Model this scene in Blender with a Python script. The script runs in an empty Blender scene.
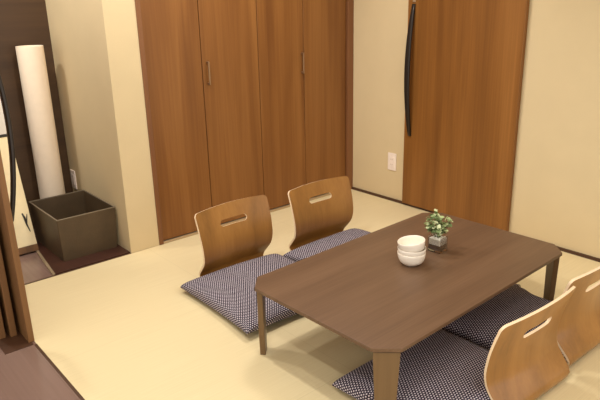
import bpy, bmesh, math, random
from mathutils import Vector, Matrix
random.seed(7)
S = bpy.context.scene
C = S.collection
PI = math.pi

# ------------------------------------------------------------------ helpers
def lin(c):
    c = c / 255.0
    return c / 12.92 if c <= 0.04045 else ((c + 0.055) / 1.055) ** 2.4
def rgb(r, g, b): return (lin(r), lin(g), lin(b), 1.0)

def link(name, bm, mats, parent=None, smooth=False, recalc=True):
    if recalc: bmesh.ops.recalc_face_normals(bm, faces=bm.faces[:])
    me = bpy.data.meshes.new(name)
    bm.to_mesh(me); bm.free()
    for m in (mats if isinstance(mats, (list, tuple)) else [mats]): me.materials.append(m)
    if smooth:
        for p in me.polygons: p.use_smooth = True
    o = bpy.data.objects.new(name, me); C.objects.link(o)
    if parent is not None: o.parent = parent
    return o
def tag(o, label, cat, group=None):
    o['label'] = label; o['category'] = cat
    if group: o['group'] = group
    return o
def struct(o):
    o['kind'] = 'structure'; return o
def empty(name, loc, rz=0.0):
    o = bpy.data.objects.new(name, None); C.objects.link(o)
    o.location = loc; o.rotation_euler = (0, 0, rz); o.empty_display_size = .05
    return o
def copy_tree(o, parent=None):
    c = o.copy(); C.objects.link(c)
    if parent is not None: c.parent = parent
    for ch in list(o.children): copy_tree(ch, c)
    return c
def box(bm, x0, x1, y0, y1, z0, z1, bev=0.0, seg=2):
    r = bmesh.ops.create_cube(bm, size=1.0)
    vs = r['verts']
    bmesh.ops.scale(bm, vec=(x1 - x0, y1 - y0, z1 - z0), verts=vs)
    bmesh.ops.translate(bm, vec=((x0 + x1) / 2, (y0 + y1) / 2, (z0 + z1) / 2), verts=vs)
    if bev > 0:
        es = list({e for v in vs for e in v.link_edges})
        bmesh.ops.bevel(bm, geom=es, offset=bev, segments=seg, profile=.5, affect='EDGES')
def prism(bm, pts, z0, z1):
    lo = [bm.verts.new((x, y, z0)) for x, y in pts]; hi = [bm.verts.new((x, y, z1)) for x, y in pts]
    n = len(pts)
    bm.faces.new(hi); bm.faces.new(lo[::-1])
    for i in range(n): bm.faces.new((lo[i], lo[(i + 1) % n], hi[(i + 1) % n], hi[i]))
def lathe(bm, prof, n=40, closed=False):
    rings = []
    for r, z in prof:
        if r < 1e-6: rings.append([bm.verts.new((0, 0, z))])
        else: rings.append([bm.verts.new((r * math.cos(2 * PI * i / n), r * math.sin(2 * PI * i / n), z)) for i in range(n)])
    for a, b in zip(rings, rings[1:]):
        for i in range(n):
            j = (i + 1) % n
            q = [a[i % len(a)], a[j % len(a)], b[j % len(b)], b[i % len(b)]]
            u = []
            for v in q:
                if v not in u: u.append(v)
            if len(u) > 2: bm.faces.new(u)
def tube(bm, pts, rad, n=8):
    pts = [Vector(p) for p in pts]; rings = []
    for i, p in enumerate(pts):
        t = (pts[min(i + 1, len(pts) - 1)] - pts[max(i - 1, 0)]).normalized()
        a = t.cross(Vector((.13, .97, .21))).normalized(); b = t.cross(a)
        r = rad[i] if isinstance(rad, (list, tuple)) else rad
        rings.append([bm.verts.new(p + r * (math.cos(2 * PI * k / n) * a + math.sin(2 * PI * k / n) * b)) for k in range(n)])
    for a, b in zip(rings, rings[1:]):
        for k in range(n): bm.faces.new((a[k], a[(k + 1) % n], b[(k + 1) % n], b[k]))
    bm.faces.new(rings[0][::-1]); bm.faces.new(rings[-1])

# ------------------------------------------------------------------ materials
def new_mat(name, rough=.5, spec=.5):
    m = bpy.data.materials.new(name); m.use_nodes = True
    nt = m.node_tree; b = nt.nodes['Principled BSDF']
    b.inputs['Roughness'].default_value = rough
    b.inputs['Specular IOR Level'].default_value = spec
    return m, nt, b
def N(nt, t, **kw):
    n = nt.nodes.new(t)
    for k, v in kw.items(): setattr(n, k, v)
    return n
def plain(name, col, rough=.5, spec=.5, metal=0.0, var=0.03, scale=30.0, bump=0.0, bscale=200.0):
    m, nt, b = new_mat(name, rough, spec)
    b.inputs['Metallic'].default_value = metal
    tc = N(nt, 'ShaderNodeTexCoord'); no = N(nt, 'ShaderNodeTexNoise'); no.inputs['Scale'].default_value = scale
    no.inputs['Detail'].default_value = 4
    nt.links.new(tc.outputs['Object'], no.inputs['Vector'])
    r = N(nt, 'ShaderNodeValToRGB')
    r.color_ramp.elements[0].position = .3; r.color_ramp.elements[1].position = .7
    r.color_ramp.elements[0].color = tuple(c * (1 - var) for c in col[:3]) + (1,)
    r.color_ramp.elements[1].color = tuple(min(1, c * (1 + var)) for c in col[:3]) + (1,)
    nt.links.new(no.outputs['Fac'], r.inputs['Fac']); nt.links.new(r.outputs['Color'], b.inputs['Base Color'])
    if bump:
        n2 = N(nt, 'ShaderNodeTexNoise'); n2.inputs['Scale'].default_value = bscale; n2.inputs['Detail'].default_value = 3
        nt.links.new(tc.outputs['Object'], n2.inputs['Vector'])
        bp = N(nt, 'ShaderNodeBump'); bp.inputs['Strength'].default_value = bump; bp.inputs['Distance'].default_value = .002
        nt.links.new(n2.outputs['Fac'], bp.inputs['Height']); nt.links.new(bp.outputs['Normal'], b.inputs['Normal'])
    return m
def wood(name, dark, mid, light, rough=.4, spec=.4, stretch=(7, 7, .5), fine=(90, 90, 1.6), amt=.24, coat=0.0):
    """timber whose grain runs along the axis with the smallest stretch"""
    m, nt, b = new_mat(name, rough, spec)
    if coat: b.inputs['Coat Weight'].default_value = coat; b.inputs['Coat Roughness'].default_value = .25
    tc = N(nt, 'ShaderNodeTexCoord')
    oi = N(nt, 'ShaderNodeObjectInfo')
    off = N(nt, 'ShaderNodeVectorMath', operation='SCALE'); off.inputs[0].default_value = (13.1, 7.7, 3.3)
    nt.links.new(oi.outputs['Random'], off.inputs['Scale'])
    add = N(nt, 'ShaderNodeVectorMath', operation='ADD')
    nt.links.new(tc.outputs['Object'], add.inputs[0]); nt.links.new(off.outputs[0], add.inputs[1])
    def layer(sc, detail, dist):
        mp = N(nt, 'ShaderNodeMapping'); mp.inputs['Scale'].default_value = sc
        nt.links.new(add.outputs[0], mp.inputs['Vector'])
        no = N(nt, 'ShaderNodeTexNoise'); no.inputs['Scale'].default_value = 1.0
        no.inputs['Detail'].default_value = detail; no.inputs['Distortion'].default_value = dist
        nt.links.new(mp.outputs['Vector'], no.inputs['Vector'])
        return no.outputs['Fac']
    a = layer(stretch, 5, .6); f = layer(fine, 3, .1)
    mx = N(nt, 'ShaderNodeMix'); mx.data_type = 'FLOAT'; mx.inputs['Factor'].default_value = amt
    nt.links.new(a, mx.inputs['A']); nt.links.new(f, mx.inputs['B'])
    r = N(nt, 'ShaderNodeValToRGB')
    r.color_ramp.elements[0].position = .34; r.color_ramp.elements[0].color = dark
    r.color_ramp.elements[1].position = .68; r.color_ramp.elements[1].color = light
    e = r.color_ramp.elements.new(.5); e.color = mid
    nt.links.new(mx.outputs['Result'], r.inputs['Fac']); nt.links.new(r.outputs['Color'], b.inputs['Base Color'])
    return m

M = {}
M['closet'] = wood('closet_wood', rgb(110, 67, 29), rgb(127, 81, 37), rgb(144, 96, 48), rough=.42)
M['closet_frame'] = wood('closet_frame_wood', rgb(100, 62, 36), rgb(116, 74, 44), rgb(130, 86, 52), rough=.45)
M['door'] = wood('door_wood', rgb(112, 70, 29), rgb(132, 85, 37), rgb(150, 100, 48), rough=.38)
M['sash'] = wood('sash_wood', rgb(100, 68, 38), rgb(122, 84, 48), rgb(138, 98, 58), rough=.5)
M['table'] = wood('table_wood', rgb(95, 71, 52), rgb(104, 78, 57), rgb(113, 86, 64), rough=.4, spec=.28, stretch=(.8, 14, 14), fine=(3, 160, 160), amt=.5)
M['table_leg'] = wood('table_leg_wood', rgb(98, 74, 48), rgb(110, 84, 55), rgb(120, 93, 62), rough=.4)
M['ply'] = wood('plywood_face', rgb(130, 88, 40), rgb(147, 100, 47), rgb(162, 113, 56), rough=.33, coat=.25)
M['ply_edge'] = plain('plywood_edge', rgb(232, 205, 170), rough=.5)
M['wall'] = plain('beige_wallpaper', rgb(211, 190, 150), rough=.85, spec=.2, var=.02, scale=6, bump=.25, bscale=160)
M['ceil'] = plain('ceiling_paint', rgb(232, 222, 200), rough=.9, spec=.2)
M['dark_wall'] = wood('dark_panel_wood', rgb(66, 46, 29), rgb(75, 53, 33), rgb(84, 60, 37), rough=.5, stretch=(.7, 8, 8), fine=(2, 90, 90))
M['hall_floor'] = wood('hall_floor_wood', rgb(114, 91, 80), rgb(126, 101, 90), rgb(136, 110, 98), rough=.2, stretch=(7, .6, 7), fine=(90, 2, 90))
M['step'] = wood('step_wood', rgb(58, 34, 26), rgb(68, 41, 31), rgb(78, 48, 37), rough=.35, stretch=(.6, 9, 9), fine=(2, 90, 90))
M['base'] = plain('dark_trim_wood', rgb(74, 46, 28), rough=.5)
M['alu'] = plain('rail_metal', rgb(196, 172, 140), rough=.35, metal=.6)
M['steel'] = plain('handle_steel', rgb(170, 140, 108), rough=.35, metal=.85)
M['black'] = plain('dark_handle_metal', rgb(52, 45, 40), rough=.35, metal=.5)
M['white'] = plain('white_plastic', rgb(238, 222, 208), rough=.4)
M['ceramic'] = plain('white_ceramic', rgb(240, 228, 212), rough=.28, var=.015)
M['shade'] = plain('white_paper_tube', rgb(234, 215, 190), rough=.7, var=.02)
M['cream'] = plain('cream_board', rgb(246, 226, 180), rough=.6)
M['pale'] = plain('pale_board', rgb(214, 204, 190), rough=.6)
M['bin'] = plain('dark_leatherette', rgb(80, 63, 42), rough=.5, var=.12, scale=14, bump=.3, bscale=120)
M['bin_rim'] = plain('bin_binding', rgb(120, 106, 86), rough=.5)
M['soil'] = plain('brown_soil', rgb(92, 66, 44), rough=.9, var=.3, scale=120)
M['gravel'] = plain('white_gravel', rgb(248, 242, 230), rough=.7, var=.06, scale=160, bump=.6, bscale=260)
M['stem'] = plain('green_stem', rgb(98, 112, 62), rough=.6)

def leaf_mat():
    m, nt, b = new_mat('pale_leaf', .55, .3)
    g = N(nt, 'ShaderNodeNewGeometry')
    r = N(nt, 'ShaderNodeValToRGB')
    r.color_ramp.elements[0].color = rgb(104, 122, 74); r.color_ramp.elements[1].color = rgb(214, 216, 172)
    e = r.color_ramp.elements.new(.5); e.color = rgb(156, 170, 116)
    nt.links.new(g.outputs['Random Per Island'], r.inputs['Fac']); nt.links.new(r.outputs['Color'], b.inputs['Base Color'])
    return m
M['leaf'] = leaf_mat()
def glass_mat():
    m, nt, b = new_mat('clear_glass', .02, .5)
    nt.nodes.remove(b); out = nt.nodes['Material Output']
    t = N(nt, 'ShaderNodeBsdfTransparent'); t.inputs[0].default_value = (.96, .96, .94, 1)
    g = N(nt, 'ShaderNodeBsdfGlossy'); g.inputs['Roughness'].default_value = .03
    f = N(nt, 'ShaderNodeFresnel'); f.inputs['IOR'].default_value = 1.5
    mx = N(nt, 'ShaderNodeMixShader')
    nt.links.new(f.outputs[0], mx.inputs[0]); nt.links.new(t.outputs[0], mx.inputs[1]); nt.links.new(g.outputs[0], mx.inputs[2])
    nt.links.new(mx.outputs[0], out.inputs['Surface'])
    return m
M['glass'] = glass_mat()

def tatami_mat():
    m, nt, b = new_mat('tatami_straw', .62, .3)
    tc = N(nt, 'ShaderNodeTexCoord')
    def layer(sc, d):
        mp = N(nt, 'ShaderNodeMapping'); mp.inputs['Scale'].default_value = sc
        nt.links.new(tc.outputs['Object'], mp.inputs['Vector'])
        no = N(nt, 'ShaderNodeTexNoise'); no.inputs['Scale'].default_value = 1; no.inputs['Detail'].default_value = d
        nt.links.new(mp.outputs['Vector'], no.inputs['Vector']); return no.outputs['Fac']
    a = layer((3, 240, 1), 3)
    r = N(nt, 'ShaderNodeValToRGB')
    r.color_ramp.elements[0].position = .3; r.color_ramp.elements[1].position = .7
    r.color_ramp.elements[0].color = rgb(216, 197, 154); r.color_ramp.elements[1].color = rgb(222, 204, 162)
    nt.links.new(a, r.inputs['Fac'])
    # mat joints every 0.832 m: thin dark lines
    sep = N(nt, 'ShaderNodeSeparateXYZ'); nt.links.new(tc.outputs['Object'], sep.inputs[0])
    masks = []
    for ax, per in (('X', .832), ('Y', .82)):
        d = N(nt, 'ShaderNodeMath', operation='PINGPONG'); d.inputs[1].default_value = per / 2
        nt.links.new(sep.outputs[ax], d.inputs[0])
        l = N(nt, 'ShaderNodeMath', operation='LESS_THAN'); l.inputs[1].default_value = .0012
        nt.links.new(d.outputs[0], l.inputs[0]); masks.append(l.outputs[0])
    mxm = N(nt, 'ShaderNodeMath', operation='MAXIMUM'); nt.links.new(masks[0], mxm.inputs[0]); nt.links.new(masks[1], mxm.inputs[1])
    mul = N(nt, 'ShaderNodeMath', operation='MULTIPLY'); mul.inputs[1].default_value = .13; nt.links.new(mxm.outputs[0], mul.inputs[0])
    mx = N(nt, 'ShaderNodeMix'); mx.data_type = 'RGBA'
    nt.links.new(mul.outputs[0], mx.inputs['Factor']); nt.links.new(r.outputs['Color'], mx.inputs['A'])
    mx.inputs['B'].default_value = rgb(120, 100, 62)
    nt.links.new(mx.outputs['Result'], b.inputs['Base Color'])
    bp = N(nt, 'ShaderNodeBump'); bp.inputs['Strength'].default_value = .25; bp.inputs['Distance'].default_value = .001
    nt.links.new(a, bp.inputs['Height']); nt.links.new(bp.outputs['Normal'], b.inputs['Normal'])
    return m
M['tatami'] = tatami_mat()

def sashiko_mat():
    """navy cotton with staggered rows of pale stitches"""
    m, nt, b = new_mat('stitched_navy_cotton', .85, .15)
    tc = N(nt, 'ShaderNodeTexCoord')
    sep = N(nt, 'ShaderNodeSeparateXYZ'); nt.links.new(tc.outputs['UV'], sep.inputs[0])
    def mth(op, a, bb=None, c=None):
        n = N(nt, 'ShaderNodeMath', operation=op)
        for i, v in enumerate((a, bb, c)):
            if v is None: continue
            if isinstance(v, (int, float)): n.inputs[i].default_value = v
            else: nt.links.new(v, n.inputs[i])
        return n.outputs[0]
    px, py = .0120, .0086
    v = mth('DIVIDE', sep.outputs['Y'], py)
    row = mth('FLOOR', v)
    par = mth('MULTIPLY', mth('FLOORED_MODULO', row, 2.0), .5)
    u = mth('ADD', mth('DIVIDE', sep.outputs['X'], px), par)
    fu = mth('ABSOLUTE', mth('SUBTRACT', mth('FRACT', u), .5))
    fv = mth('ABSOLUTE', mth('SUBTRACT', mth('FRACT', v), .5))
    d = mth('ADD', mth('POWER', mth('DIVIDE', fu, .28), 2.0), mth('POWER', mth('DIVIDE', fv, .30), 2.0))
    dot = mth('LESS_THAN', d, 1.0)
    mx = N(nt, 'ShaderNodeMix'); mx.data_type = 'RGBA'
    nt.links.new(dot, mx.inputs['Factor'])
    mx.inputs['A'].default_value = rgb(52, 45, 57); mx.inputs['B'].default_value = rgb(208, 196, 202)
    nt.links.new(mx.outputs['Result'], b.inputs['Base Color'])
    bp = N(nt, 'ShaderNodeBump'); bp.inputs['Strength'].default_value = .4; bp.inputs['Distance'].default_value = .001
    nt.links.new(dot, bp.inputs['Height']); nt.links.new(bp.outputs['Normal'], b.inputs['Normal'])
    return m
M['cushion'] = sashiko_mat()

# ------------------------------------------------------------------ room shell
TX = -2.496          # hall side of the tatami
WX = -1.767          # corner of the wall beside the closet
CL, CR = -1.590, -.012
CEIL = 2.35
YF = -3.4
def sbox(name, mat, *b, bev=0.0):
    bm = bmesh.new(); box(bm, *b, bev=bev); return struct(link(name, bm, mat))
sbox('floor', M['tatami'], TX, 0.0, YF, 0.0, -.06, 0.0)
sbox('floor_hall', M['hall_floor'], -4.6, TX - .001, YF, 1.0, -.06, -.001)
sbox('floor_recess', M['hall_floor'], TX - .001, WX, .001, .80, -.06, -.001)
sbox('ceiling', M['ceil'], -4.6, .12, YF, 1.0, CEIL, CEIL + .08)
sbox('wall_right', M['wall'], 0.0, .12, YF, .12, -.06, CEIL)
# wall beside the closet and the wall running back into the recess (one wrapped corner)
bm = bmesh.new()
prism(bm, [(WX, .003), (CL, .003), (CL, .12), (WX + .12, .12), (WX + .12, .80), (WX, .80)], -.06, CEIL)
struct(link('wall_corner', bm, M['wall']))
sbox('wall_header', M['wall'], CL, 0.0, .003, .12, 2.03, CEIL)
sbox('wall_recess', M['dark_wall'], -4.6, WX + .12, .80, .92, -.06, CEIL)
sbox('wall_closet', M['closet_frame'], CL, 0.0, .10, .12, -.06, 2.03)
# slim timber rail along the foot of the wall, and between tatami and hall
sbox('baseboard_right', M['base'], -.012, 0.0, YF, -.001, 0.0, .016)
sbox('trim_tatami_edge', M['base'], TX - .003, WX - .002, .0005, .012, -.02, .0015)
sbox('trim_tatami_side', M['base'], TX - .010, TX, YF, -.62, -.02, .0012)
# closet surround
sbox('trim_closet_jamb', M['closet_frame'], CL, CL + .026, -.004, .06, 0.0, 2.03, bev=.002)
sbox('trim_closet_post', M['closet_frame'], -.055, -.001, -.010, .06, 0.0, 2.03, bev=.002)
sbox('trim_closet_head', M['closet_frame'], CL + .026, -.055, -.004, .06, 2.0, 2.03)
sbox('trim_closet_sill', M['alu'], CL + .026, -.055, .001, .06, -.01, .014, bev=.002)
# raised dark timber board in the recess with a pale metal nosing
bm = bmesh.new()
prism(bm, [(-2.19, .014), (WX - .002, .014), (WX - .002, .795), (-2.10, .795)], 0.0, .006)
struct(link('trim_recess_board', bm, M['step']))
bm = bmesh.new()
prism(bm, [(-2.205, .014), (-2.191, .014), (-2.101, .795), (-2.115, .795)], 0.0, .008)
struct(link('trim_recess_nosing', bm, M['alu']))

# ------------------------------------------------------------------ closet doors (two folding pairs)
seams = [-1.562, -1.2125, -.8090, -.4415, -.057]
def closet_door(i0, label, handle_x, handle_panel):
    t = empty('closet_door', ((seams[i0] + seams[i0 + 2]) / 2, .02, .018))
    tag(t, label, 'closet door', 'folding closet doors')
    for k in (0, 1):
        a, b = seams[i0 + k] + .002, seams[i0 + k + 1] - .002
        bm = bmesh.new(); box(bm, -(b - a) / 2, (b - a) / 2, -.012, .014, 0, 1.975, bev=.0025)
        p = link('door_panel', bm, M['closet'], t); p.location = ((a + b) / 2 - t.location.x, 0, 0)
        if k == handle_panel:
            bm = bmesh.new(); hx = handle_x
            box(bm, hx - .0045, hx + .0045, -.036, -.028, .868, 1.000, bev=.002)
            box(bm, hx - .0045, hx + .0045, -.034, -.010, .868, .880, bev=.0015)
            box(bm, hx - .0045, hx + .0045, -.034, -.010, .988, 1.000, bev=.0015)
            h = link('handle', bm, M['steel'], p); h.location = (-((a + b) / 2), 0, 0)
            h['label'] = 'small brushed metal bar handle'
    return t
closet_door(0, 'brown wood folding closet door beside the pale wall corner, handle beside its middle seam', -1.180, 1)
closet_door(2, 'brown wood folding closet door beside the room corner with the wall outlet', -.462, 0)

# ------------------------------------------------------------------ doors
def arc_handle(x0, y, zc, half, bulge, sgn, parent):
    """long bowed pull: ends on the door face, middle standing away from it"""
    bm = bmesh.new(); n = 22; rings = []
    for i in range(n + 1):
        q = -1 + 2 * i / n
        off = bulge * (1 - q * q) + .004
        w = .010 + .008 * (1 - q * q); t = .0075
        c = Vector((x0 + sgn * off, y, zc + q * half))
        rings.append([bm.verts.new(c + Vector((dx * t, dy * w, 0))) for dx, dy in ((-1, -.8), (-.7, -1), (.7, -1), (1, -.8), (1, .8), (.7, 1), (-.7, 1), (-1, .8))])
    for a, b in zip(rings, rings[1:]):
        for k in range(8): bm.faces.new((a[k], a[(k + 1) % 8], b[(k + 1) % 8], b[k]))
    bm.faces.new(rings[0][::-1]); bm.faces.new(rings[-1])
    h = link('handle', bm, M['black'], parent, smooth=True); h['label'] = 'long dark bowed pull handle'
    return h
d1 = struct(empty('door_1', (-.013, -.9, .018)))
bm = bmesh.new(); box(bm, -.016, .012, -.394, .396, 0, 2.0, bev=.002)
link('door_panel', bm, M['door'], d1)
bm = bmesh.new(); box(bm, -.020, -.016, .338, .360, 1.296, 1.318, bev=.001)
link('latch_plate', bm, M['alu'], d1)
arc_handle(-.016, .348, .877, .408, .045, -1, d1)
for k, (x0, x1, y0, nm) in enumerate(((-2.519, -2.495, -.592, 'door_2'), (-2.561, -2.535, -.492, 'door_3'), (-2.604, -2.577, -.478, 'door_4'))):
    d = struct(empty(nm, ((x0 + x1) / 2, y0, .001)))
    w = (x1 - x0) / 2
    bm = bmesh.new(); box(bm, -w, w, 0, .80, 0.0, 2.0, bev=.0015); link('door_panel', bm, M['sash'], d)
    if k == 0:
        arc_handle(w, .045, .93, .405, .052, 1, d)
sbox('trim_door_track', M['base'], -2.62, TX - .011, -.615, .4, -.012, .0006)

# ------------------------------------------------------------------ wall outlets
def outlet(loc, rz, label):
    t = empty('wall_outlet', loc, rz); tag(t, label, 'outlet')
    bm = bmesh.new(); box(bm, -.036, .036, -.008, 0, -.060, .060, bev=.003, seg=3); link('cover_plate', bm, M['white'], t)
    bm = bmesh.new(); box(bm, -.022, .022, -.0105, -.007, -.035, .035, bev=.0015); s = link('socket_insert', bm, M['white'], t)
    for z in (-.018, .018):
        for x in (-.006, .006):
            bm = bmesh.new(); box(bm, x - .001, x + .001, -.0108, -.0100, z - .004, z + .004)
            link('slot', bm, M['steel'], s)
    return t
outlet((0, -.386, .277), -PI / 2, 'white wall outlet on the beige wall between closet and wooden door')
outlet((WX, .742, .285), -PI / 2, 'white wall outlet on the side wall low behind the dark bin')

# ------------------------------------------------------------------ low table
TC = (-1.2697, -1.6110); TA = .02573; TL, TW, TH, CH = 1.1989, .7264, .3063, .068
tb = empty('low_table', (TC[0], TC[1], 0), TA)
tag(tb, 'dark brown low table with cut corners standing on the tatami', 'table')
def octo(L, W, c): return [(-L/2 + c, W/2), (-L/2, W/2 - c), (-L/2, -W/2 + c), (-L/2 + c, -W/2), (L/2 - c, -W/2), (L/2, -W/2 + c), (L/2, W/2 - c), (L/2 - c, W/2)]
bm = bmesh.new(); prism(bm, octo(TL, TW, CH), TH - .014, TH)
bmesh.ops.bevel(bm, geom=bm.edges[:], offset=.0018, segments=2, profile=.5, affect='EDGES')
# shallow apron block under the board
prism(bm, octo(TL - .012, TW - .012, CH), TH - .0185, TH - .0135)
link('tabletop', bm, M['table'], tb)
for sx in (-1, 1):
    for sy in (-1, 1):
        bm = bmesh.new()
        # board leg facing the cut corner: local u across the corner, v outwards
        out = Vector((sx, sy, 0)).normalized(); ac = Vector((-out.y, out.x, 0))
        c = Vector((sx * (TL / 2 - CH / 2), sy * (TW / 2 - CH / 2), 0)) - out * .0065
        rings = []
        for z, w, o in ((0, .028, .001), (.12, .036, 0), (TH - .0185, .0435, 0)):
            rings.append([bm.verts.new(c + ac * a * w + out * (b - o) + Vector((0, 0, z))) for a, b in ((-1, 0), (1, 0), (1, -.022), (-1, -.022))])
        for a, b in zip(rings, rings[1:]):
            for k in range(4): bm.faces.new((a[k], a[(k + 1) % 4], b[(k + 1) % 4], b[k]))
        bm.faces.new(rings[0][::-1]); bm.faces.new(rings[-1])
        bmesh.ops.recalc_face_normals(bm, faces=bm.faces[:])
        bmesh.ops.bevel(bm, geom=bm.edges[:], offset=.0015, segments=2, profile=.5, affect='EDGES')
        link('leg', bm, M['table_leg'], tb)

# ------------------------------------------------------------------ legless floor chairs (bent plywood)
def catmull(P, n):
    out = []
    for i in range(len(P) - 1):
        p0 = Vector(P[max(i - 1, 0)]); p1 = Vector(P[i]); p2 = Vector(P[i + 1]); p3 = Vector(P[min(i + 2, len(P) - 1)])
        for k in range(n):
            t = k / n
            out.append(.5 * ((2 * p1) + (-p0 + p2) * t + (2 * p0 - 5 * p1 + 4 * p2 - p3) * t * t + (-p0 + 3 * p1 - 3 * p2 + p3) * t ** 3))
    out.append(Vector(P[-1])); return out
# side profile (forward, up): seat, bend, back
PROF = catmull([(.40, .0055), (.25, .0055), (.10, .0055), (.030, .0085), (.004, .026), (.000, .050), (.020, .088), (.044, .135), (.049, .185), (.041, .24), (.027, .295), (.012, .342), (.000, .376)], 12)
ARC = [0.0]
for a, b in zip(PROF, PROF[1:]): ARC.append(ARC[-1] + (b - a).length)
TOT = ARC[-1]
def at_s(s):
    s = min(max(s, 0), TOT)
    for i in range(len(ARC) - 1):
        if s <= ARC[i + 1]:
            f = (s - ARC[i]) / (ARC[i + 1] - ARC[i] + 1e-9); return PROF[i].lerp(PROF[i + 1], f)
    return PROF[-1]
S_BEND = next(ARC[i] for i, p in enumerate(PROF) if p.y > .05)
def half_w(s):
    if s < S_BEND:                       # seat: narrower toward the front, rounded corners
        q = s / S_BEND
        w = .125 + .082 * q * q
        if s < .03: w -= .03 - math.sqrt(max(0, .03 ** 2 - (.03 - s) ** 2))
        return w
    q = (s - S_BEND) / (TOT - S_BEND)
    pts = [(0, .207), (.2, .211), (.45, .217), (.7, .220), (1.0, .221)]
    for (a, wa), (b, wb) in zip(pts, pts[1:]):
        if q <= b:
            f = (q - a) / (b - a); f = f * f * (3 - 2 * f); w = wa + (wb - wa) * f; break
    R = .020
    if s > TOT - R:
        d = s - (TOT - R); w -= R - math.sqrt(max(0, R * R - d * d))
    return w
def chair_mesh():
    SL, SR_ = .165, .0165                # slot length, half height
    sc = TOT - .088
    rows = [TOT * i / 44 for i in range(45) if TOT * i / 44 < sc - SR_ - .006]
    band = [sc - SR_ * math.cos(PI * i / 10) for i in range(11)]
    rows = rows + band
    k0, k1 = len(rows) - 11, len(rows) - 1
    n2 = 6
    rows += [sc + SR_ + (TOT - .020 - sc - SR_) * i / n2 for i in range(1, n2)]
    rows += [TOT - .020 * (1 - math.sin(PI / 2 * i / 8)) for i in range(0, 9)]
    nl, nm = 7, 8
    bm = bmesh.new(); grid = []
    for s in rows:
        w = half_w(s); cb = SL / 2 - SR_
        e = cb + math.sqrt(max(0, SR_ ** 2 - (s - sc) ** 2)) if sc - SR_ <= s <= sc + SR_ else cb
        us = [-w + (w - e) * i / nl for i in range(nl + 1)]
        us += [-cb + 2 * cb * i / nm for i in range(1, nm)]
        us += [e + (w - e) * i / nl for i in range(nl + 1)]
        p = at_s(s); q = max(0, min(1, (p.y - .03) / .10)); q = q * q * (3 - 2 * q)
        row = []
        for u in us:
            top = max(0, (s - (TOT - .06)) / .06)
            crown = .006 * top * (1 - (u / .21) ** 2)      # gently arched top edge
            row.append(bm.verts.new((u, p.x + q * .45 * u * u, p.y + crown)))
        grid.append(row)
    cols = len(grid[0])
    for i in range(len(grid) - 1):
        for j in range(cols - 1):
            if k0 <= i < k1 and nl <= j < nl + nm: continue
            bm.faces.new((grid[i][j], grid[i][j + 1], grid[i + 1][j + 1], grid[i + 1][j]))
    loose = [v for v in bm.verts if not v.link_faces]
    bmesh.ops.delete(bm, geom=loose, context='VERTS')
    bm.normal_update()
    bm.verts.index_update()
    T = .0048
    nrm = [v.normal.copy() for v in bm.verts]; co = [v.co.copy() for v in bm.verts]
    faces = [[v.index for v in f.verts] for f in bm.faces]
    bnd = [(l.vert.index, l.link_loop_next.vert.index) for f in bm.faces for l in f.loops if l.edge.is_boundary]
    bm.free()
    bm = bmesh.new()
    A = [bm.verts.new(c + n * T) for c, n in zip(co, nrm)]; B = [bm.verts.new(c - n * T) for c, n in zip(co, nrm)]
    for f in faces:
        a = bm.faces.new([A[i] for i in f]); a.smooth = True
        b = bm.faces.new([B[i] for i in reversed(f)]); b.smooth = True
    for i, j in bnd:
        r = bm.faces.new((A[j], A[i], B[i], B[j])); r.material_index = 1
    for e in bm.edges:
        if {f.material_index for f in e.link_faces} == {0, 1}: e.smooth = False
    return bm
ch0 = link('floor_chair', chair_mesh(), [M['ply'], M['ply_edge']])
CH_G = 'bent plywood floor chairs around the low table'
tag(ch0, 'plywood floor chair on the closet side, at the table end closer to the dark bin', 'chair', CH_G)
ch0.location = (-1.482, -.592, 0); ch0.rotation_euler.z = PI + math.radians(1.5)
def chair(x, y, rz, label):
    c = copy_tree(ch0); c.location = (x, y, 0); c.rotation_euler.z = rz; tag(c, label, 'chair', CH_G); return c
chair(-.926, -.634, PI + math.radians(-1), 'plywood floor chair on the closet side, before the closet panel by the room corner')
chair(-1.343, -2.216, math.radians(-2), 'pale plywood floor chair showing its back with the whole slot in view')
chair(-.880, -2.200, math.radians(-1), 'plywood floor chair cut off by the picture edge, partly behind another chair back')

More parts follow.
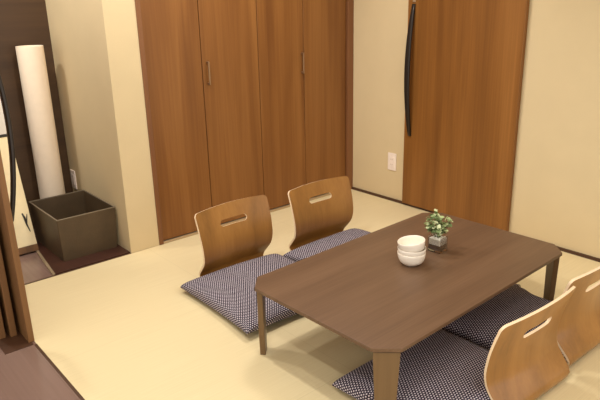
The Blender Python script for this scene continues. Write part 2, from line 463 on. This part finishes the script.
# ------------------------------------------------------------------ floor cushions
def cushion_mesh(a, b, H, seed):
    rnd = random.Random(seed); ph = [rnd.uniform(0, 6.28) for _ in range(4)]
    n = 36; bm = bmesh.new()
    def pt(i, j, side):
        u = -math.cos(PI * i / n); v = -math.cos(PI * j / n)
        e = (max(0, 1 - u * u) ** .5) * (max(0, 1 - v * v) ** .5)
        puff = e ** .5
        pin = .045
        x = a * u * (1 - pin * (1 - v * v)); y = b * v * (1 - pin * (1 - u * u))
        rim = .018 + .004 * math.sin(3 * u + ph[0]) * math.cos(2 * v + ph[1])
        if side > 0:
            z = rim + (H - rim) * puff + .0025 * e * math.sin(5 * u + ph[2]) * math.sin(4 * v + ph[3])
        else:
            z = max(.0, rim * (1 - min(1, e * 2.2)))
        return (x, y, z)
    top = [[bm.verts.new(pt(i, j, 1)) for j in range(n + 1)] for i in range(n + 1)]
    bot = [[top[i][j] if i in (0, n) or j in (0, n) else bm.verts.new(pt(i, j, -1)) for j in range(n + 1)] for i in range(n + 1)]
    for i in range(n):
        for j in range(n):
            bm.faces.new((top[i][j], top[i + 1][j], top[i + 1][j + 1], top[i][j + 1]))
            q = [bot[i][j], bot[i][j + 1], bot[i + 1][j + 1], bot[i + 1][j]]
            bm.faces.new(q)
    # cloth coordinates in metres, measured along the surface
    uv = bm.loops.layers.uv.new('cloth')
    bm.faces.ensure_lookup_table()
    for q, g in ((0, top), (1, bot)):
        UV = {}
        for j in range(n + 1):
            L = [0]
            for i in range(n): L.append(L[-1] + (g[i + 1][j].co - g[i][j].co).length)
            for i in range(n + 1): UV[g[i][j]] = [L[i] - L[n // 2] + 1, 0]
        for i in range(n + 1):
            L = [0]
            for j in range(n): L.append(L[-1] + (g[i][j + 1].co - g[i][j].co).length)
            for j in range(n + 1): UV[g[i][j]][1] = L[j] - L[n // 2] + 1
        for f in list(bm.faces)[q::2]:             # faces were made in top, bottom pairs
            for l in f.loops: l[uv].uv = UV[l.vert]
    return bm
def LEG(sx, sy):
    px, py = sx * (TL / 2 - CH / 2 - .0125), sy * (TW / 2 - CH / 2 - .0125)
    return (TC[0] + px * math.cos(TA) - py * math.sin(TA), TC[1] + px * math.sin(TA) + py * math.cos(TA))
CG = 'navy stitched floor cushions on the floor chairs'
def cushion(x, y, a, b, H, rz, seed, label, dent=None):
    o = link('floor_cushion', cushion_mesh(a, b, H, seed), M['cushion'], smooth=True)
    o.location = (x, y, .0115); o.rotation_euler.z = rz
    if dent:                                  # soft side pressed in where it meets a table leg
        lx, ly, sg = dent; rot = Matrix.Rotation(rz, 3, 'Z'); inv = rot.transposed()
        for v in o.data.vertices:
            p = rot @ v.co; wx, wy = p.x + x, p.y + y
            dy = abs(wy - ly)
            if dy < .15:
                lim = lx + sg * .050 * (.5 + .5 * math.cos(PI * max(0, dy - .030) / .12))
                if (wx - lim) * sg < 0:
                    k = (lim - wx) * .96
                    p.x += k; v.co = inv @ p
    return tag(o, label, 'cushion', CG)
cushion(-1.532, -.925, .291, .292, .088, math.radians(-2.2), 1, 'navy cushion with pale stitches on the closet side, fully clear corner toward the dark bin')
cushion(-.936, -.965, .280, .288, .088, math.radians(1), 2, 'navy cushion with pale stitches on the closet side, mostly hidden behind the tabletop')
cushion(-1.527, -1.950, .290, .256, .084, math.radians(-1), 3, 'navy cushion with pale stitches under the front table corner, beside the front leg', LEG(-1, -1) + (1,))
cushion(-.925, -1.935, .285, .254, .084, math.radians(1.5), 4, 'navy cushion with pale stitches in table shade, below the slotted chair back', LEG(1, -1) + (-1,))

# ------------------------------------------------------------------ bowls
def bowl_mesh():
    outer = [(.0, .003), (.022, .003), (.025, 0), (.029, 0), (.031, .004), (.040, .0075), (.048, .014), (.0535, .023), (.0570, .034), (.0590, .046), (.0598, .054)]
    inner = [(.0590, .0555), (.0575, .054), (.0560, .044), (.0536, .034), (.0498, .024), (.0440, .0155), (.0360, .0105), (.022, .0078), (0, .0070)]
    bm = bmesh.new(); lathe(bm, outer + inner, 48); return bm
b0 = link('bowl', bowl_mesh(), M['ceramic'], smooth=True)
BG = 'stacked white bowls'
bx, by = -1.277, -1.598
b0.location = (bx, by, TH + .0003); tag(b0, 'white bowl standing on the table, lowest of the stack', 'bowl', BG)
b1 = copy_tree(b0); b1.location = (bx + .001, by, TH + .0208); b1.rotation_euler = (0, math.radians(-1), .5); tag(b1, 'white bowl in the middle of the stack of three', 'bowl', BG)
b2 = copy_tree(b0); b2.location = (bx + .0022, by - .0027, TH + .0505)
tilt = math.radians(7)
# the topmost bowl leans toward the hall side
b2.rotation_euler = Matrix.Rotation(tilt, 3, Vector((.63, -.77, 0)).cross(Vector((0, 0, 1)))).to_euler()
for b in (b0, b1, b2): b.scale = (.955, .955, .98)
b2.scale = (.930, .930, .98)
tag(b2, 'white bowl on top of the stack, tilted', 'bowl', BG)

# ------------------------------------------------------------------ plant in a glass cube
pv = (-1.083, -1.582)
pl = empty('potted_plant', (pv[0], pv[1], TH + .0003), math.radians(4))
tag(pl, 'small pale green leafy plant in a clear glass cube on the table', 'plant')
h, w = .066, .031
def rbox(bm, w, z0, z1, r=.004, n=4):
    pts = []
    for cx, cy, a0 in ((w - r, w - r, 0), (-w + r, w - r, 90), (-w + r, -w + r, 180), (w - r, -w + r, 270)):
        for k in range(n + 1):
            a = math.radians(a0 + 90 * k / n); pts.append((cx + r * math.cos(a), cy + r * math.sin(a)))
    prism(bm, pts, z0, z1)
bm = bmesh.new()
rbox(bm, w, 0, h)
# hollow: inset top face, push down
topf = max(bm.faces, key=lambda f: f.calc_center_median().z if len(f.verts) > 4 else -1)
r = bmesh.ops.inset_region(bm, faces=[topf], thickness=.003)
bmesh.ops.translate(bm, vec=(0, 0, -(h - .009)), verts=topf.verts[:])
link('glass_vase', bm, M['glass'], pl)
bm = bmesh.new(); rbox(bm, w - .0034, .0095, .031, .002)
link('soil', bm, M['soil'], pl)
bm = bmesh.new(); rbox(bm, w - .0034, .0315, .0575, .002)
for k in range(46):
    mt = Matrix.Translation((random.uniform(-.022, .022), random.uniform(-.022, .022), random.uniform(.054, .0605))) @ Matrix.Diagonal((1, 1, .7, 1))
    bmesh.ops.create_icosphere(bm, subdivisions=1, radius=random.uniform(.004, .0065), matrix=mt)
link('gravel', bm, M['gravel'], pl)
tips = []
for k in range(11):
    a = 2 * PI * k / 11 + random.uniform(-.3, .3); R = random.uniform(.022, .050) if k else .005
    hh = random.uniform(.120, .188)
    p0 = Vector((random.uniform(-.010, .010), random.uniform(-.010, .010), .050)); p3 = Vector((R * math.cos(a), R * math.sin(a), hh - R * .5))
    pts = [p0.lerp(p3, t) + Vector((0, 0, .010 * math.sin(PI * t))) for t in (0, .2, .4, .6, .8, 1)]
    bm = bmesh.new(); tube(bm, pts, [.0016, .0015, .0014, .0012, .001, .0007], 6)
    link('stem', bm, M['stem'], pl, smooth=True); tips.append(pts)
bm = bmesh.new()
def leaf(bm, p, d, L, W):
    d = d.normalized(); s = d.cross(Vector((random.uniform(-.4, .4), random.uniform(-.4, .4), 1))).normalized(); u = s.cross(d)
    prof = [(0, .05), (.18, .62), (.42, 1), (.68, .92), (.88, .55), (1, .05)]
    rows = []
    for t, ww in prof:
        c = p + d * L * t + u * (-.16 * L * t * t)
        rows.append([bm.verts.new(c - s * W * ww + u * W * .22 * ww), bm.verts.new(c), bm.verts.new(c + s * W * ww + u * W * .22 * ww)])
    for a, b in zip(rows, rows[1:]):
        for k in (0, 1): bm.faces.new((a[k], a[k + 1], b[k + 1], b[k]))
for pts in tips:
    for k in range(20):
        t = random.uniform(.35, 1.0); i = min(int(t * 5), 4); p = pts[i].lerp(pts[i + 1], t * 5 - i)
        d = Vector((p.x * 14 + random.uniform(-1, 1), p.y * 14 + random.uniform(-1, 1), random.uniform(-.35, .8)))
        leaf(bm, p, d, random.uniform(.018, .028), random.uniform(.007, .0105))
link('foliage', bm, M['leaf'], pl, smooth=True, recalc=False)

# ------------------------------------------------------------------ recess: bin, tube, leaning board
bn = empty('waste_bin', (-1.942, .352, .0065)); tag(bn, 'dark brown rectangular open waste bin on the recess floor', 'bin')
bm = bmesh.new()
def taper(bm, prof):
    rings = [[bm.verts.new((sx * a, sy * b, z)) for sx, sy in ((-1, -1), (1, -1), (1, 1), (-1, 1))] for a, b, z in prof]
    for p, q in zip(rings, rings[1:]):
        for k in range(4): bm.faces.new((p[k], p[(k + 1) % 4], q[(k + 1) % 4], q[k]))
    return rings
BW, BD, BH = .166, .226, .244
r = taper(bm, [(BW - .010, BD - .010, 0), (BW, BD, BH), (BW - .006, BD - .006, BH), (BW - .016, BD - .016, .006)])
bm.faces.new(r[0][::-1]); bm.faces.new(r[-1])
bmesh.ops.recalc_face_normals(bm, faces=bm.faces[:])
es = [e for e in bm.edges if abs(e.verts[0].co.z - e.verts[1].co.z) > .1]
bmesh.ops.bevel(bm, geom=es, offset=.003, segments=2, profile=.5, affect='EDGES')
link('bin_body', bm, M['bin'], bn)
bm = bmesh.new()
ra = taper(bm, [(BW + .0008, BD + .0008, BH - .003), (BW + .0008, BD + .0008, BH + .0015), (BW - .0066, BD - .0066, BH + .0015), (BW - .0066, BD - .0066, BH - .003), (BW + .0008, BD + .0008, BH - .003)])
bmesh.ops.remove_doubles(bm, verts=bm.verts[:], dist=1e-5)
link('rim', bm, M['bin_rim'], bn)['label'] = 'thin lighter bound rim'

tl = empty('floor_lamp', (-1.932, .688, .0065)); tag(tl, 'tall plain white cylinder floor lamp standing behind the dark bin', 'lamp')
bm = bmesh.new(); lathe(bm, [(0, 0), (.078, 0), (.080, .003), (.080, .014), (.074, .018), (0, .018)], 40); link('base', bm, M['white'], tl, smooth=False)
bm = bmesh.new(); lathe(bm, [(.0705, .019), (.0735, .019), (.0745, .03), (.0745, 1.115), (.0735, 1.118), (.0705, 1.118), (.0695, 1.112), (.0695, .025), (.0705, .019)], 48); link('lamp_shade', bm, M['shade'], tl, smooth=True)
bm = bmesh.new(); lathe(bm, [(0, 1.100), (.0690, 1.100), (.0690, 1.104), (0, 1.104)], 40); link('top_diffuser', bm, M['shade'], tl)

lb = empty('leaning_board', (-2.47, .415, .0055)); tag(lb, 'cream board with a wooden foot bar leaning in the recess beside the bin', 'board')
lb.rotation_euler.x = math.radians(-16)
BWD = .326
def lb_part(name, mat, z0, z1, y0, y1, label=None):
    bm = bmesh.new(); box(bm, 0, BWD, y0, y1, z0, z1, bev=.0015)
    o = link(name, bm, mat, lb)
    if label: o['label'] = label
lb_part('panel', M['cream'], .038, .664, -.010, .010)
lb_part('foot_bar', M['sash'], 0, .0375, -.014, .012, 'brown wooden foot bar')
lb_part('rail', M['black'], .6645, .679, -.013, .011, 'thin dark rail')
lb_part('upper_panel', M['pale'], .6795, 1.32, -.010, .010, 'greyish white upper panel')
bm = bmesh.new(); hx = BWD - .040
tube(bm, [(hx, -.0125, .225), (hx + .006, -.017, .20), (hx + .010, -.014, .16), (hx + .020, -.012, .115)], [.004, .0055, .0045, .002], 6)
tube(bm, [(hx + .010, -.014, .16), (hx + .018, -.015, .195), (hx + .024, -.013, .215)], [.004, .003, .002], 6)
link('hook', bm, M['black'], lb)['label'] = 'small dark hook'

# ------------------------------------------------------------------ light
W = bpy.data.worlds.new('World'); S.world = W; W.use_nodes = True
bg = W.node_tree.nodes['Background']; bg.inputs[0].default_value = (1.0, .97, .90, 1); bg.inputs[1].default_value = 1.45
def down_spot(name, loc, power, col=(1.0, .975, .93), rad=.045, cone=150, blend=.6):
    l = bpy.data.lights.new(name, 'SPOT'); l.energy = power; l.color = col; l.shadow_soft_size = rad
    l.spot_size = math.radians(cone); l.spot_blend = blend
    o = bpy.data.objects.new(name, l); C.objects.link(o); o.location = loc
    return o
down_spot('downlight_room', (-2.02, -.85, 2.30), 52, rad=.035)
down_spot('downlight_table', (-2.02, -2.95, 2.30), 30, rad=.035)
down_spot('far_corner_fill', (-1.00, -.72, 2.30), 84, rad=.22)  # added soft fill to lift the far corner, no fitting known there
down_spot('downlight_hall', (-2.95, -2.30, 2.30), 52, rad=.035)
down_spot('recess_fill', (-2.42, -.05, 2.30), 46)  # fill added to brighten the recess and leaning board, not a room lamp
down_spot('recess_side_fill', (-2.80, .48, 2.30), 40)  # extra fill added for the recess side wall, invented source

# ------------------------------------------------------------------ camera
cam = bpy.data.cameras.new('Camera'); co = bpy.data.objects.new('Camera', cam); C.objects.link(co)
yaw, pit, rol = .703656968, .318215294, -.0228405461
f = Vector((math.sin(yaw) * math.cos(pit), math.cos(yaw) * math.cos(pit), -math.sin(pit)))
r = Vector((math.cos(yaw), -math.sin(yaw), 0)); u = r.cross(f)
r2 = r * math.cos(rol) + u * math.sin(rol); u2 = -r * math.sin(rol) + u * math.cos(rol)
mw = Matrix((r2, u2, -f)).transposed().to_4x4(); mw.translation = (-3.09457744, -3.04676175, 1.344)
co.matrix_world = mw
cam.sensor_width = 36; cam.lens = 608.805 / 600 * 36; cam.clip_start = .02
S.camera = co
S.view_settings.view_transform = 'Standard'; S.view_settings.look = 'None'
S.view_settings.gamma = 1; S.view_settings.use_curve_mapping = False
S.view_settings.exposure = 0.0
S.cycles.use_denoising = True
S.cycles.max_bounces = 8
S.cycles.caustics_reflective = False; S.cycles.caustics_refractive = False
S.cycles.sample_clamp_indirect = 6
